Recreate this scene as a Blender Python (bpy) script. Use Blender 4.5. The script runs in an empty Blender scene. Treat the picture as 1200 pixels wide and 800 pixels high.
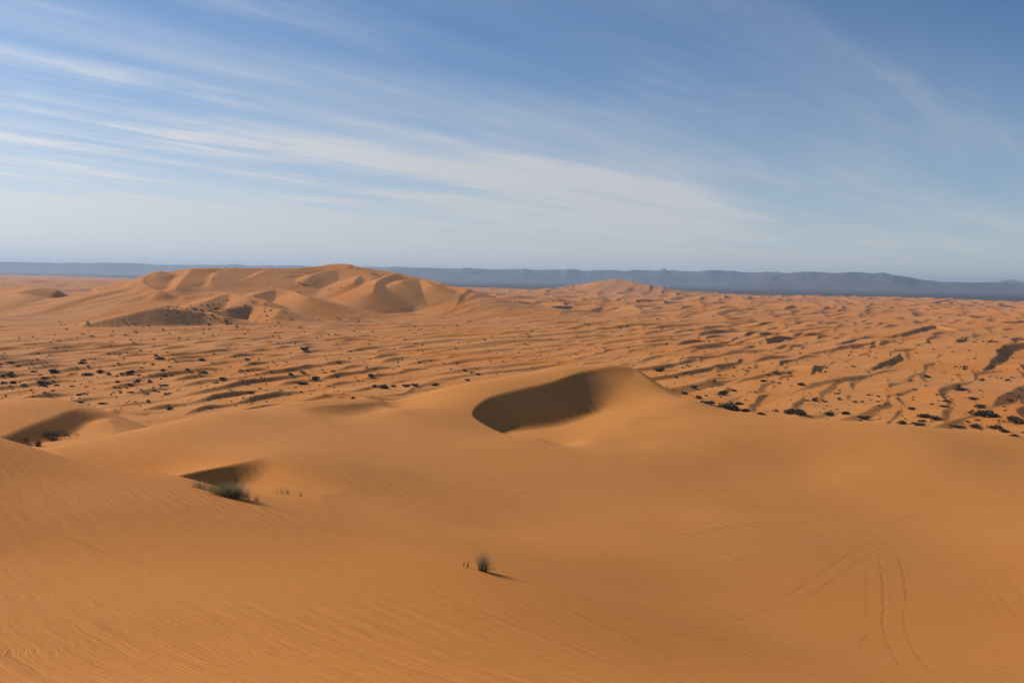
import bpy, math, random
import numpy as np
from mathutils import Matrix, Vector

random.seed(7)
RNG = np.random.default_rng(7)
SC = bpy.context.scene
COL = SC.collection
rad = math.radians

# ------------------------------------------------------------------ camera
CZ = 70.0                      # eye height above the floor of the sand sea
FPX = 950.0                    # focal length in pixels of the 1200 px wide photograph
PITCH = math.atan(73.5 / FPX)  # looking slightly down
ROLL = math.atan(0.019)
cam_d = bpy.data.cameras.new("camera")
cam = bpy.data.objects.new("camera", cam_d)
COL.objects.link(cam)
cam_d.sensor_fit = 'HORIZONTAL'
cam_d.sensor_width = 36.0
cam_d.lens = 36.0 * FPX / 1200.0
cam_d.clip_start = 0.1
cam_d.clip_end = 200000.0
FWD = Vector((0, math.cos(PITCH), -math.sin(PITCH)))
r0 = Vector((1, 0, 0)); u0 = r0.cross(FWD)
RIGHT = r0 * math.cos(ROLL) + u0 * math.sin(ROLL)
UP = RIGHT.cross(FWD)
M = Matrix((RIGHT, UP, -FWD)).transposed().to_4x4()
M.translation = Vector((0, 0, CZ))
cam.matrix_world = M
SC.camera = cam

# ------------------------------------------------------------------ sun, sky, exposure
SUN_AZ = rad(-64)              # from +Y, negative = to the left
SUN_EL = rad(32)
SUN_DIR = Vector((math.sin(SUN_AZ) * math.cos(SUN_EL), math.cos(SUN_AZ) * math.cos(SUN_EL), math.sin(SUN_EL)))
sun_d = bpy.data.lights.new("sun", 'SUN')
sun_d.energy = 4.2
sun_d.angle = rad(0.5)
sun_d.color = (1.0, 0.93, 0.82)
sun = bpy.data.objects.new("sun", sun_d)
COL.objects.link(sun)
sun.rotation_euler = SUN_DIR.to_track_quat('Z', 'Y').to_euler()
sun.location = (0, 0, 300)

SC.view_settings.view_transform = 'Standard'
SC.view_settings.look = 'None'
SC.view_settings.exposure = 0.0
SC.view_settings.gamma = 1.0
SC.view_settings.use_curve_mapping = False


class NT:
    """small helper to write node trees as expressions"""
    def __init__(self, tree):
        self.t = tree; self.n = tree.nodes; self.l = tree.links

    def node(self, kind, **kw):
        nd = self.n.new(kind)
        for k, v in kw.items():
            setattr(nd, k, v)
        return nd

    def put(self, sock, v):
        if hasattr(v, 'is_output'):
            self.l.new(v, sock)
        elif v is not None:
            sock.default_value = v

    def m(self, op, a, b=None, c=None, clamp=False):
        nd = self.node('ShaderNodeMath', operation=op, use_clamp=clamp)
        self.put(nd.inputs[0], a); self.put(nd.inputs[1], b); self.put(nd.inputs[2], c)
        return nd.outputs[0]

    def vm(self, op, a, b=None, scale=None):
        nd = self.node('ShaderNodeVectorMath', operation=op)
        self.put(nd.inputs[0], a); self.put(nd.inputs[1], b)
        if scale is not None:
            self.put(nd.inputs['Scale'], scale)
        return nd.outputs['Value'] if op in ('DOT_PRODUCT', 'LENGTH', 'DISTANCE') else nd.outputs[0]

    def sep(self, v):
        nd = self.node('ShaderNodeSeparateXYZ'); self.put(nd.inputs[0], v); return nd.outputs

    def comb(self, x, y, z=0.0):
        nd = self.node('ShaderNodeCombineXYZ')
        for s, v in zip(nd.inputs, (x, y, z)):
            self.put(s, v)
        return nd.outputs[0]

    def noise(self, vec, scale, detail=2.0, rough=0.5, dist=0.0):
        nd = self.node('ShaderNodeTexNoise')
        self.put(nd.inputs['Vector'], vec)
        nd.inputs['Scale'].default_value = scale
        nd.inputs['Detail'].default_value = detail
        nd.inputs['Roughness'].default_value = rough
        nd.inputs['Distortion'].default_value = dist
        return nd.outputs['Fac']

    def smooth(self, v, a, b, lo=0.0, hi=1.0):
        nd = self.node('ShaderNodeMapRange', interpolation_type='SMOOTHSTEP')
        self.put(nd.inputs['Value'], v)
        for k, x in (('From Min', a), ('From Max', b), ('To Min', lo), ('To Max', hi)):
            self.put(nd.inputs[k], x)
        return nd.outputs['Result']

    def mix(self, f, a, b):
        nd = self.node('ShaderNodeMix', data_type='RGBA')
        self.put(nd.inputs['Factor'], f)
        self.put(nd.inputs[6], a); self.put(nd.inputs[7], b)
        return nd.outputs[2]


def rgb(r, g, b):
    return (r, g, b, 1.0)


world = bpy.data.worlds.new("World")
SC.world = world
world.use_nodes = True
w = NT(world.node_tree)
w.n.clear()
sky = w.node('ShaderNodeTexSky', sky_type='NISHITA')
sky.sun_disc = False
sky.sun_elevation = SUN_EL
sky.sun_rotation = SUN_AZ
sky.altitude = 1200.0
sky.air_density = 1.0
sky.dust_density = 0.15
sky.ozone_density = 4.0
d = w.node('ShaderNodeTexCoord').outputs['Generated']
dx, dy, dz = w.sep(d)
up = w.m('MAXIMUM', dz, 0.0)
inv = w.m('DIVIDE', 1.0, w.m('ADD', up, 0.035))
px = w.m('MULTIPLY', dx, inv); py = w.m('MULTIPLY', dy, inv)
CA = rad(42)                   # bearing of the cirrus streaks
cu = w.m('ADD', w.m('MULTIPLY', px, math.cos(CA)), w.m('MULTIPLY', py, -math.sin(CA)))    # across
cv = w.m('ADD', w.m('MULTIPLY', px, math.sin(CA)), w.m('MULTIPLY', py, math.cos(CA)))     # along
bend = w.m('MULTIPLY', w.m('SUBTRACT', w.noise(w.comb(cu, cv, 0.0), 0.11, 2.0, 0.4), 0.5), 1.6)
cu = w.m('ADD', cu, bend)
n1 = w.noise(w.comb(cu, w.m('MULTIPLY', cv, 0.26), 3.1), 0.55, 5.0, 0.5, 0.1)
n2 = w.noise(w.comb(cu, w.m('MULTIPLY', cv, 0.13), 11.7), 2.0, 8.0, 0.62, 0.08)
n3 = w.noise(w.comb(w.m('MULTIPLY', cu, 0.5), w.m('MULTIPLY', cv, 0.3), 7.9), 2.6, 8.0, 0.66, 0.2)
# the cirrus sheet is thicker on the sun's side of the sky
side = w.vm('DOT_PRODUCT', d, tuple(Vector((SUN_DIR.x, SUN_DIR.y, 0)).normalized()))
glow = w.m('POWER', w.m('MAXIMUM', w.vm('DOT_PRODUCT', d, tuple(SUN_DIR)), 0.0), 4.0)
sheet = w.m('MULTIPLY', w.smooth(n1, 0.36, 0.60), w.smooth(n2, 0.20, 0.78, 0.30, 1.0))
fibre = w.m('MULTIPLY', w.smooth(n2, 0.44, 0.74), w.smooth(n3, 0.32, 0.66))
low = w.m('POWER', 2.718, w.m('MULTIPLY', up, -7.0))
bank = w.m('MULTIPLY', w.smooth(up, 0.29, 0.08), w.smooth(side, -0.25, 0.75, 0.12, 1.0))      # thicker bank low down
tex = w.m('ADD', w.m('MULTIPLY', sheet, 0.85), w.m('MULTIPLY', fibre, 0.75))
cover = w.m('MULTIPLY', tex, w.m('ADD', w.smooth(side, -0.25, 0.85, 0.09, 0.46), w.m('MULTIPLY', bank, 0.78)))
cover = w.m('ADD', cover, w.m('MULTIPLY', low, w.smooth(side, -0.6, 0.7, 0.46, 0.92)))
cover = w.m('ADD', cover, w.m('MULTIPLY', bank, 0.17), clamp=True)
bright = w.m('ADD', 6.0, w.m('MULTIPLY', glow, 5.0))
ccol = w.vm('SCALE', (0.97, 0.99, 1.02), None, scale=bright)
hs = w.node('ShaderNodeHueSaturation')
hs.inputs['Saturation'].default_value = 1.30
hs.inputs['Value'].default_value = 0.92
w.put(hs.inputs['Color'], sky.outputs[0])
skyc = w.mix(w.m('MULTIPLY', cover, 0.95), hs.outputs[0], ccol)
bg = w.node('ShaderNodeBackground')
w.put(bg.inputs['Color'], skyc)
bg.inputs['Strength'].default_value = 0.1
w.l.new(bg.outputs[0], w.node('ShaderNodeOutputWorld').inputs['Surface'])

# ------------------------------------------------------------------ numeric helpers
f64 = np.float64


def ray(px, py):
    v = FWD * FPX + RIGHT * (px - 600.0) - UP * (py - 400.0)
    return v / math.hypot(v.x, v.y)          # unit horizontal length


def at(px, py, dist):                          # photograph bearing + horizontal distance -> point, z relative to the eye
    v = ray(px, py)
    return (v.x * dist, v.y * dist, v.z * dist)


def on_level(px, py, z):                       # where that bearing meets height z above the sand sea floor
    v = ray(px, py)
    t = (z - CZ) / v.z
    return (v.x * t, v.y * t, z)


def sstep(a, b, x):
    t = np.clip((x - a) / (b - a), 0, 1)
    return t * t * (3 - 2 * t)


PERM = RNG.permutation(4096)
GA = RNG.uniform(0, 2 * np.pi, 4096)
GX, GY = np.cos(GA), np.sin(GA)


def perlin(x, y, seed=0):
    xi = np.floor(x).astype(np.int64); yi = np.floor(y).astype(np.int64)
    xf = x - xi; yf = y - yi
    u = xf * xf * xf * (xf * (xf * 6 - 15) + 10); v = yf * yf * yf * (yf * (yf * 6 - 15) + 10)

    def g(ix, iy, fx, fy):
        h = PERM[(PERM[(ix + seed * 57) & 4095] + iy) & 4095]
        return GX[h] * fx + GY[h] * fy
    a = g(xi, yi, xf, yf); b = g(xi + 1, yi, xf - 1, yf)
    c = g(xi, yi + 1, xf, yf - 1); e = g(xi + 1, yi + 1, xf - 1, yf - 1)
    return ((a + (b - a) * u) * (1 - v) + (c + (e - c) * u) * v) * 1.5


def fbm(x, y, seed, octv=3):
    s = 0; a = 1.0
    for o in range(octv):
        s = s + a * perlin(x * 2 ** o, y * 2 ** o, seed + o); a *= 0.5
    return s


class Thin:
    """thin plate spline through scattered surveyed points"""
    def __init__(self, pts, lam=0.0, scale=50.0):
        p = np.array(pts, f64); self.s = scale
        self.c = p[:, :2] / scale
        n = len(p)
        A = np.zeros((n + 3, n + 3))
        A[:n, :n] = self.k(self.c[:, None, :] - self.c[None, :, :]) + lam * np.eye(n)
        A[:n, n] = 1; A[:n, n + 1:] = self.c
        A[n:, :n] = A[:n, n:].T
        self.w = np.linalg.solve(A, np.concatenate([p[:, 2], np.zeros(3)]))

    @staticmethod
    def k(d):
        r2 = (d ** 2).sum(-1)
        return 0.5 * r2 * np.log(r2 + 1e-12)

    def __call__(self, X, Y):
        x = np.asarray(X, f64) / self.s; y = np.asarray(Y, f64) / self.s
        n = len(self.c)
        out = self.w[n] + self.w[n + 1] * x + self.w[n + 2] * y
        for i in range(n):
            r2 = (x - self.c[i, 0]) ** 2 + (y - self.c[i, 1]) ** 2
            out = out + self.w[i] * 0.5 * r2 * np.log(r2 + 1e-12)
        return out


def refine(pts, n=6):
    """Catmull-Rom through a polyline"""
    p = np.array(pts, f64)
    q = np.vstack([2 * p[0] - p[1], p, 2 * p[-1] - p[-2]])
    out = []
    for i in range(len(p) - 1):
        a, b, c, e = q[i:i + 4]
        for t in np.linspace(0, 1, n, endpoint=False):
            out.append(0.5 * (2 * b + (c - a) * t + (2 * a - 5 * b + 4 * c - e) * t * t + (3 * b - a - 3 * c + e) * t ** 3))
    out.append(p[-1])
    return np.array(out)


def crest_field(poly, X, Y, h, lee_t, wind=None):
    """around a crest line: lee weight (1 on the slip side, 0 on the windward side), fraction along,
    the slip surface below the crest and (optional) the windward surface; wind = (foot, reach, power)"""
    best = np.full(X.shape, 1e18); lat = np.zeros(X.shape); par = np.zeros(X.shape); hn = np.zeros(X.shape)
    lee = np.full(X.shape, -1e9); wd = np.full(X.shape, -1e9)
    e = poly[1:, :2] - poly[:-1, :2]
    seg = np.hypot(*e.T)
    cum = np.concatenate([[0], np.cumsum(seg)])
    ns = np.stack([e[:, 1], -e[:, 0]], -1) / seg[:, None]
    nv = np.vstack([ns[:1], ns[1:] + ns[:-1], ns[-1:]])
    nv /= np.linalg.norm(nv, axis=1, keepdims=True)
    for i in range(len(seg)):
        ax, ay = poly[i, :2]
        ex, ey = e[i]
        t = np.clip(((X - ax) * ex + (Y - ay) * ey) / (ex * ex + ey * ey + 1e-12), 0, 1)
        qx = X - ax - t * ex; qy = Y - ay - t * ey
        d2 = qx * qx + qy * qy
        dd = np.sqrt(d2)
        hh = h[i] * (1 - t) + h[i + 1] * t
        lee = np.maximum(lee, hh - lee_t * dd)
        if wind:
            foot, reach, power = wind
            rise = np.maximum(hh - foot, 0)
            wd = np.maximum(wd, foot + rise * np.maximum(1 - dd / (reach * rise + 1e-3), 0) ** power)
        m = d2 < best
        best = np.where(m, d2, best); hn = np.where(m, hh, hn)
        sx = nv[i, 0] * (1 - t) + nv[i + 1, 0] * t; sy = nv[i, 1] * (1 - t) + nv[i + 1, 1] * t
        lat = np.where(m, (sx * qx + sy * qy) / (dd + 1e-6), lat)
        par = np.where(m, (cum[i] + t * seg[i]) / cum[-1], par)
    return sstep(-0.6, 0.6, lat), par, lee, np.minimum(wd, hn + 0.2 * np.sqrt(best))


# ------------------------------------------------------------------ the near dunes (surveyed points: photograph bearing and distance)
COMMON = [
    # near slope the photographer stands on
    (0, 515, 66), (100, 543, 61), (200, 565, 56.5), (300, 590, 52.5), (0, 560, 52), (150, 600, 46),
    (400, 640, 43), (565, 668, 41), (200, 700, 31), (0, 650, 39), (0, 800, 19), (300, 800, 19), (600, 800, 21.5), (600, 720, 32),
    (400, 720, 29), (800, 800, 27), (1000, 800, 37), (1200, 800, 48),
    # bowl
    (1000, 700, 61.5), (1200, 700, 72), (800, 700, 51), (700, 650, 58), (600, 620, 64.5), (480, 600, 64), (380, 580, 66),
    (900, 620, 77), (1100, 620, 90), (800, 580, 86), (650, 560, 85), (500, 540, 86), (420, 520, 92), (1000, 560, 103), (1200, 580, 105),
    (850, 545, 101), (950, 550, 105),
    # flank of the main dune, saddle and skyline
    (470, 480, 115), (450, 470, 125), (500, 500, 106), (520, 455, 130), (600, 440, 138), (650, 430, 148),
    (790, 462, 136), (830, 478, 130), (900, 487, 130), (1000, 493, 132), (1100, 501, 134), (1200, 513, 136),
    (850, 520, 109), (1000, 520, 116), (1100, 530, 116), (1200, 540, 121), (760, 525, 104), (650, 522, 106),
    (750, 490, 122), (800, 500, 116), (740, 507, 112), (690, 513, 110),
    # left lobe
    (250, 483, 110), (350, 471, 118), (400, 469, 120), (150, 505, 100), (70, 525, 92), (250, 520, 88), (180, 535, 84),
    (340, 500, 100),
    # far left dune
    (0, 470, 210), (50, 466, 215), (90, 472, 205), (130, 490, 186),
]
XTRA = [  # x, y, z relative to the eye: ground out of view, and the drop behind the skyline
    (0, 0, -1.75), (0, -20, -1.2), (-25, -5, 0.5), (25, -10, -6), (-60, 0, 1), (-50, 25, -4), (0, -80, -6), (-100, -60, -8),
    (80, -40, -18), (90, 20, -20), (70, 50, -21), (-90, 60, -17), (-120, 90, -26), (120, 70, -22), (150, 30, -30),
    (0, -200, -40), (0, -330, -66), (0, -420, -70), (-200, -150, -40), (-330, -200, -66), (-380, 0, -70), (-250, 0, -40), (250, -150, -50),
    (380, 0, -70), (250, 0, -46), (300, 250, -69), (330, 150, -68), (-300, 250, -66), (-350, 150, -68),
]


def beyond(px, py, lst):
    return [at(px, py, dd)[:2] + (zz,) for dd, zz in lst]


for a in ((1000, 493), (1100, 501), (1200, 513)):
    XTRA += beyond(*a, [(165, -33), (200, -43), (280, -62), (350, -69), (420, -70)])
for a in ((830, 478), (900, 487)):
    XTRA += beyond(*a, [(150, -27), (210, -43), (290, -62), (360, -69), (430, -70)])
for a in ((640, 430), (730, 428)):
    XTRA += beyond(*a, [(180, -23), (240, -39), (320, -58), (390, -68), (440, -70)])
for a in ((450, 470), (540, 450)):
    XTRA += beyond(*a, [(160, -28), (220, -43), (300, -61), (370, -69), (440, -70)])
for a in ((250, 483), (350, 471)):
    XTRA += beyond(*a, [(140, -27), (200, -43), (290, -60), (370, -69), (440, -70)])
XTRA += [at(150, 556, 71)[:2] + (-18.7,), at(60, 534, 78)[:2] + (-18.9,)]
XTRA += [at(60, 520, 125)[:2] + (-29,), at(100, 515, 130)[:2] + (-30,), at(0, 530, 120)[:2] + (-29,), at(30, 520, 140)[:2] + (-32,)]
for a in ((-60, 470), (40, 466), (110, 475)):
    XTRA += beyond(*a, [(260, -48), (330, -63), (400, -69), (450, -70)])

C_MAIN = [(740, 519, 107), (690, 518, 106), (640, 516, 105.5), (605, 511, 106.5), (575, 501, 110), (553, 485, 115), (568, 468, 121), (600, 458, 126), (650, 446, 134), (700, 431, 146), (740, 428.5, 149), (770, 444, 143), (800, 464, 135), (830, 478, 130)]
C_WEDGE = [(140, 573, 69), (197, 560, 71), (250, 548, 74), (290, 540.5, 77), (308, 536, 78.6), (322, 532.5, 80)]
C_LEFT = [(-40, 526, 160), (0, 513, 166), (30, 500, 173), (60, 489, 181), (84, 480, 189), (97, 478, 194), (112, 479, 197)]
C_SADDLE = [(340, 479, 113.5), (375, 475.5, 115), (405, 473.5, 117), (430, 472, 121), (452, 472, 125)]
WINDWARD = [(520, 455, 130), (600, 440, 138), (650, 430, 148), (500, 500, 106), (470, 480, 115), (250, 520, 88), (180, 535, 84), (0, 470, 210), (50, 466, 215), (90, 472, 205)]
F_MAIN = [(660, 499, 122.5), (610, 507, 115), (690, 489, 128), (720, 473, 138), (750, 490, 122), (800, 500, 116), (640, 512, 112), (690, 513, 110), (775, 468, 134), (740, 507, 112)]
F_WEDGE = [(330, 537, 82), (308, 543, 79.5), (290, 550, 77.5), (265, 560, 75), (230, 575, 72.5), (190, 587, 70)]
F_SADDLE = [(395, 488, 111.5), (425, 483.5, 116), (445, 478, 120.3)]
F_LEFT = [(70, 515, 173), (100, 505, 178), (40, 522, 168), (0, 530, 162), (140, 505, 172)]


def below(pts, drop):        # the floor carried on under a crest
    return [(lambda q, k: (q[0], q[1], q[2] - k))(at(*p), k) for p, k in zip(pts, drop)]


W_PTS = [at(*p) for p in COMMON + C_MAIN + C_WEDGE + C_LEFT + C_SADDLE] + XTRA
TW = Thin(W_PTS, 2e-5)


def floor_without(k):
    """the same ground with one crest taken away and its hollow's floor put in"""
    fl = (F_MAIN, F_WEDGE, F_LEFT, F_SADDLE)[k]
    wind = (WINDWARD[:5], WINDWARD[5:7], WINDWARD[7:], [])[k]
    rest = [c for i, c in enumerate((C_MAIN, C_WEDGE, C_LEFT, C_SADDLE)) if i != k]
    p = [at(*q) for q in COMMON if q not in wind] + [at(*q) for c in rest for q in c] + [at(*q) for q in fl] + XTRA
    if k == 0:
        p += below(C_MAIN[3:12], [0.5, 1.6, 3.2, 4.6, 5.6, 6.3, 6.3, 4.4, 1.8]) + [at(*q) for q in C_MAIN[:3] + C_MAIN[12:]]
    elif k == 1:
        p += below(C_WEDGE[:5], [2.4, 2.8, 2.6, 1.5, 0.6]) + [at(*q) for q in C_WEDGE[5:]]
    elif k == 3:
        p += below(C_SADDLE, [0.1, 0.5, 1.0, 1.1, 0.3])
    else:
        p += below(C_LEFT[1:5], [3.0, 3.6, 4.2, 4.0])
    return Thin(p, 2e-5)


TB = [floor_without(k) for k in range(4)]


def near_height(X, Y):
    zw = TW(X, Y)
    z = zw.copy()
    for crest, tan, lo, hi, tb in ((C_MAIN, 0.67, -0.01, 1.01, TB[0]), (C_WEDGE, 0.70, 0.1, 0.55, TB[1]), (C_LEFT, 0.66, 0.1, 0.75, TB[2]), (C_SADDLE, 0.40, 0.2, 0.85, TB[3])):
        poly = refine([at(*p) for p in crest], 6)
        m = (X > poly[:, 0].min() - 30) & (X < poly[:, 0].max() + 40) & (Y > poly[:, 1].min() - 30) & (Y < poly[:, 1].max() + 30)
        if not m.any():
            continue
        zc_line = TW(poly[:, 0], poly[:, 1])
        wl, par, lee, _ = crest_field(poly, X[m], Y[m], zc_line, tan)
        k = 0.8
        fl = tb(X[m], Y[m])
        smax = np.maximum(lee, fl) + np.maximum(k - np.abs(lee - fl), 0) ** 2 / (4 * k)
        drop = np.maximum(zw[m] - smax, 0) * sstep(min(0.0, lo - 0.01), lo, par) * sstep(max(1.0, hi + 0.01), hi, par) * wl
        z[m] = np.minimum(z[m], zw[m] - drop)
    return z + CZ


# ------------------------------------------------------------------ the sand sea
def waves(X, Y, bearing, lam, hmax, seed, warpL, warpA, along):
    cx, sy = math.cos(bearing), math.sin(bearing)        # direction the dunes march in
    u = X * cx + Y * sy; v = -X * sy + Y * cx
    u = u + warpA * fbm(X / warpL, Y / warpL, seed, 2)
    ph = u / lam
    k = np.floor(ph); f = ph - k
    h = PERM[(k.astype(np.int64) * 7 + seed * 131) & 4095] / 4096.0
    amp = hmax * np.clip(0.62 + 1.1 * perlin(v / along + h * 311.0, h * 97.0, seed + 9), 0.16, 1.1)
    wl = np.minimum(amp / (0.575 * lam), 0.45)
    s = np.clip(f / (1 - wl), 0, 1)
    return amp * np.where(f < 1 - wl, s ** 1.25, np.clip(1 - (f - 1 + wl) / wl, 0, 1))


LEE = rad(-30)
# explicit crests: list of (bearing x, y in the photograph, height above the floor or distance); last two: windward reach, lee slope
RIDGES = [  # heights above the floor
    ('h', [(985, 401, 0), (1000, 397, 6), (1020, 393, 9), (1045, 393, 9), (1075, 385, 13), (1095, 381, 14), (1120, 385, 11), (1150, 387, 7), (1175, 388, 0)], 11),
    ('h', [(1100, 388, 3), (1120, 383, 8), (1140, 377, 12), (1165, 373, 14), (1185, 376, 12), (1215, 381, 8), (1250, 386, 2)], 10),
    ('h', [(1138, 441, 0), (1150, 436, 2), (1164, 420, 8), (1171, 407, 13), (1185, 402, 15), (1205, 401, 15), (1250, 402, 7)], 9),
    ('h', [(1075, 418, 0), (1110, 417, 3), (1140, 411, 7), (1165, 406, 13), (1180, 403, 14)], 9),
    ('h', [(1015, 437, 0), (1024, 430, 5), (1035, 423, 6), (1050, 417, 7), (1056, 412, 2)], 9),
    ('h', [(850, 407, 0), (862, 402, 4), (880, 396, 6), (897, 393, 6), (915, 397, 3), (935, 399, 0)], 9),
    ('h', [(968, 410, 0), (980, 403, 7), (1000, 397, 8), (1015, 395, 4)], 9),
    ('h', [(640, 367, 0), (652, 363, 9), (668, 358, 11), (690, 352, 10), (705, 350, 4)], 10),
    ('h', [(1080, 356, 6), (1120, 349, 22), (1150, 345, 30), (1165, 348, 18), (1185, 354, 4)], 8),
    ('h', [(930, 352, 4), (975, 343, 24), (1010, 341, 30), (1040, 344, 22), (1080, 351, 4)], 8),
    ('h', [(360, 472, 0), (385, 463, 2.5), (405, 460.5, 4), (430, 463, 4), (455, 467, 2), (470, 470, 0)], 8),
    ('h', [(115, 484, 0), (130, 480, 3), (145, 480, 3), (165, 484, 2), (180, 486, 0)], 8),
    ('d', [(66, 353, 1750), (56, 348, 1800), (44, 344, 1830), (28, 339, 1860)], 8),
]
GREAT = [  # the great dune: distances
    [(60, 358, 1700), (110, 346, 1750), (150, 332, 1720), (182, 320, 1690), (210, 315.5, 1680), (240, 313.5, 1690), (280, 313.2, 1720), (310, 313, 1750),
     (340, 313, 1790), (370, 310, 1830), (395, 308.5, 1830), (418, 311.5, 1800), (445, 315.5, 1780), (470, 319.5, 1750), (500, 327, 1700), (520, 333, 1640), (545, 339, 1580)],
]
G_SPURS = [
    [(195, 317, 1670), (182, 321, 1650), (177, 330, 1590), (186, 337, 1540), (196, 341, 1500)],
    [(236, 314, 1680), (230, 319, 1640), (220, 328, 1580), (211, 337, 1520)],
    [(275, 314, 1700), (262, 318, 1660), (254, 324, 1610), (250, 331, 1560)],
    [(318, 314, 1730), (308, 317.5, 1690), (284, 328, 1610), (268, 334, 1560), (255, 340, 1520)],
    [(60, 362, 1500), (85, 354, 1520), (105, 349, 1530), (130, 346, 1540), (148, 349, 1520), (160, 356, 1470)],
    [(100, 379, 1130), (140, 371, 1140), (165, 364, 1155), (186, 360, 1165), (205, 361, 1180), (235, 365, 1190), (262, 370, 1180)],
    [(222, 345, 1480), (245, 343, 1500), (262, 342, 1500), (285, 346, 1450), (310, 352, 1380)],
    [(352, 327, 1640), (362, 321, 1680), (380, 317, 1710), (400, 314.5, 1730), (425, 317, 1700), (440, 322, 1660)],
    [(312, 330, 1600), (322, 325, 1640), (340, 321, 1680), (356, 320, 1700)],
    [(300, 345, 1450), (315, 339, 1500), (322, 338, 1510), (345, 341, 1480), (365, 347, 1400)],
    [(440, 340, 1500), (446, 332, 1560), (452, 325, 1640), (462, 320, 1720)],
    [(418, 330, 1600), (425, 324, 1650), (436, 318, 1720)],
    [(468, 329, 1600), (480, 326, 1650), (492, 327, 1660), (505, 333, 1600)],
    [(265, 361, 1300), (285, 357, 1330), (300, 358, 1330), (330, 362, 1270)],
    [(245, 352, 1400), (262, 345.5, 1450), (275, 344, 1460), (290, 349, 1400)],
]
PINK = [[(660, 345, 4300), (690, 333, 4500), (715, 328, 4500), (728, 327.5, 4500), (745, 332, 4400), (765, 338, 4300), (790, 343, 4200)]]


def ridge_points(kind, pts):
    if kind == 'h':
        f = 0.7 if max(p[2] for p in pts) < 20 else 0.8
        return np.array([on_level(a, b, max(h * f, 0)) for a, b, h in pts])
    return np.array([(lambda q: (q[0], q[1], q[2] + CZ))(at(*p)) for p in pts])


def add_ridge(z, X, Y, pts, reach, lee_t, foot=0.0, power=1.4):
    poly = refine(pts, 5)
    poly[:, 2] = np.maximum(poly[:, 2], 0.0)
    hm = poly[:, 2].max() - foot
    R = reach * hm + 10
    m = (X > poly[:, 0].min() - R) & (X < poly[:, 0].max() + R) & (Y > poly[:, 1].min() - R) & (Y < poly[:, 1].max() + R)
    if not m.any():
        return z
    xx, yy = X[m], Y[m]
    # break up the line a little
    xx = xx + hm * 0.25 * perlin(xx / (hm * 3 + 8), yy / (hm * 3 + 8), 31); yy = yy + hm * 0.25 * perlin(xx / (hm * 3 + 8), yy / (hm * 3 + 8), 37)
    wl, par, le, wd = crest_field(poly, xx, yy, poly[:, 2], lee_t or 1.0, (foot, reach, power))
    zz = wd if lee_t is None else wd * (1 - wl) + le * wl
    k = (0.25 + 0.012 * hm) * np.clip((zz - foot) / (0.05 * hm), 0, 1) + 1e-6
    zo = z[m]
    z[m] = np.maximum(zz, zo) + np.maximum(k - np.abs(zz - zo), 0) ** 2 / (4 * k)
    return z


def edge_of_sand(az):          # how far the sand reaches, by bearing
    return np.interp(az, [-0.9, -0.56, -0.48, -0.40, -0.30, 0.0, 0.3, 0.55, 0.9], [11500, 11500, 9800, 8200, 7000, 5600, 5300, 4700, 4500])


def sea_height(X, Y):
    R = np.hypot(X, Y); az = np.arctan2(X, Y)
    big = fbm(X / 1400.0, Y / 1400.0, 3, 3)
    left = sstep(-0.02, -0.22, az) * sstep(1100, 800, R)     # flats with shrubs
    nearflat = sstep(620, 470, R)
    a = (1 - 0.52 * left) * (1 - 0.4 * nearflat) * (0.72 + 0.55 * sstep(0.0, 0.35, az))
    z = np.maximum(waves(X, Y, LEE - 0.05, 36, 3.5, 11, 150, 10, 62), waves(X, Y, LEE - 0.22, 53, 4.6, 23, 190, 14, 95))
    z = z * a * (0.82 + 0.55 * perlin(X / 210.0, Y / 210.0, 91))
    z = np.maximum(z, waves(X, Y, LEE + 0.12, 25, 2.5, 41, 110, 7.5, 38) * (0.75 + 0.35 * left))
    far = sstep(1000, 2200, R)
    zf = np.maximum(waves(X, Y, LEE - 0.1, 64, 7.5, 51, 240, 32, 110), waves(X, Y, LEE + 0.2, 96, 11, 61, 380, 50, 180))
    z = np.maximum(z, zf * far)
    z = z + np.maximum(big, -0.4) * (3 + 12 * far) * sstep(450, 1400, R)
    z = z + 0.35 * fbm(X / 23.0, Y / 23.0, 71, 2) * sstep(350, 420, R)
    for kind, pts, reach in RIDGES:
        z = add_ridge(z, X, Y, ridge_points(kind, pts), reach * 1.5, 0.66)
    g = np.zeros_like(z)
    for pts in GREAT:                                   # broad swell, both flanks gentle
        g = add_ridge(g, X, Y, ridge_points('d', pts), 5.6, None, 0.0, 1.75)
    swell = g.copy()
    p = np.zeros_like(z)
    for pts in PINK:
        p = add_ridge(p, X, Y, ridge_points('d', pts), 6.5, None, 0.0, 1.5)
    z = z * (1 - 0.5 * sstep(20, 60, p)) + p
    for pts in G_SPURS:
        g = add_ridge(g, X, Y, ridge_points('d', pts), 4.6, 0.56 if pts[0][1] > 360 else 0.39, 0.0, 1.3)
    great = np.where(g > 8, g, 0)
    z = g + z * (1 - 0.55 * sstep(35, 85, g)) * (1 - 0.8 * sstep(0.5, 5, g - swell))
    ed = edge_of_sand(az) * (1 + 0.05 * perlin(az * 14, az * 0 + 3.3, 81) + 0.02 * perlin(az * 60, az * 0 + 1.3, 83))
    s = sstep(1.0, 0.93, R / ed)
    return z * s - 4 * (1 - s), great


# ------------------------------------------------------------------ polar survey grid
def rings():
    out = [0.6]
    def go(to, ratio):
        while out[-1] < to:
            out.append(out[-1] * ratio)
    go(9, 1.12); go(66, 1.0105); go(82, 1.0045); go(103, 1.0075); go(152, 1.0038); go(160, 1.008); go(222, 1.006); go(415, 1.022)
    go(1000, 1.0040); go(2000, 1.0046); go(5500, 1.0085); go(12500, 1.014)
    return np.array(out)


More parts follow.
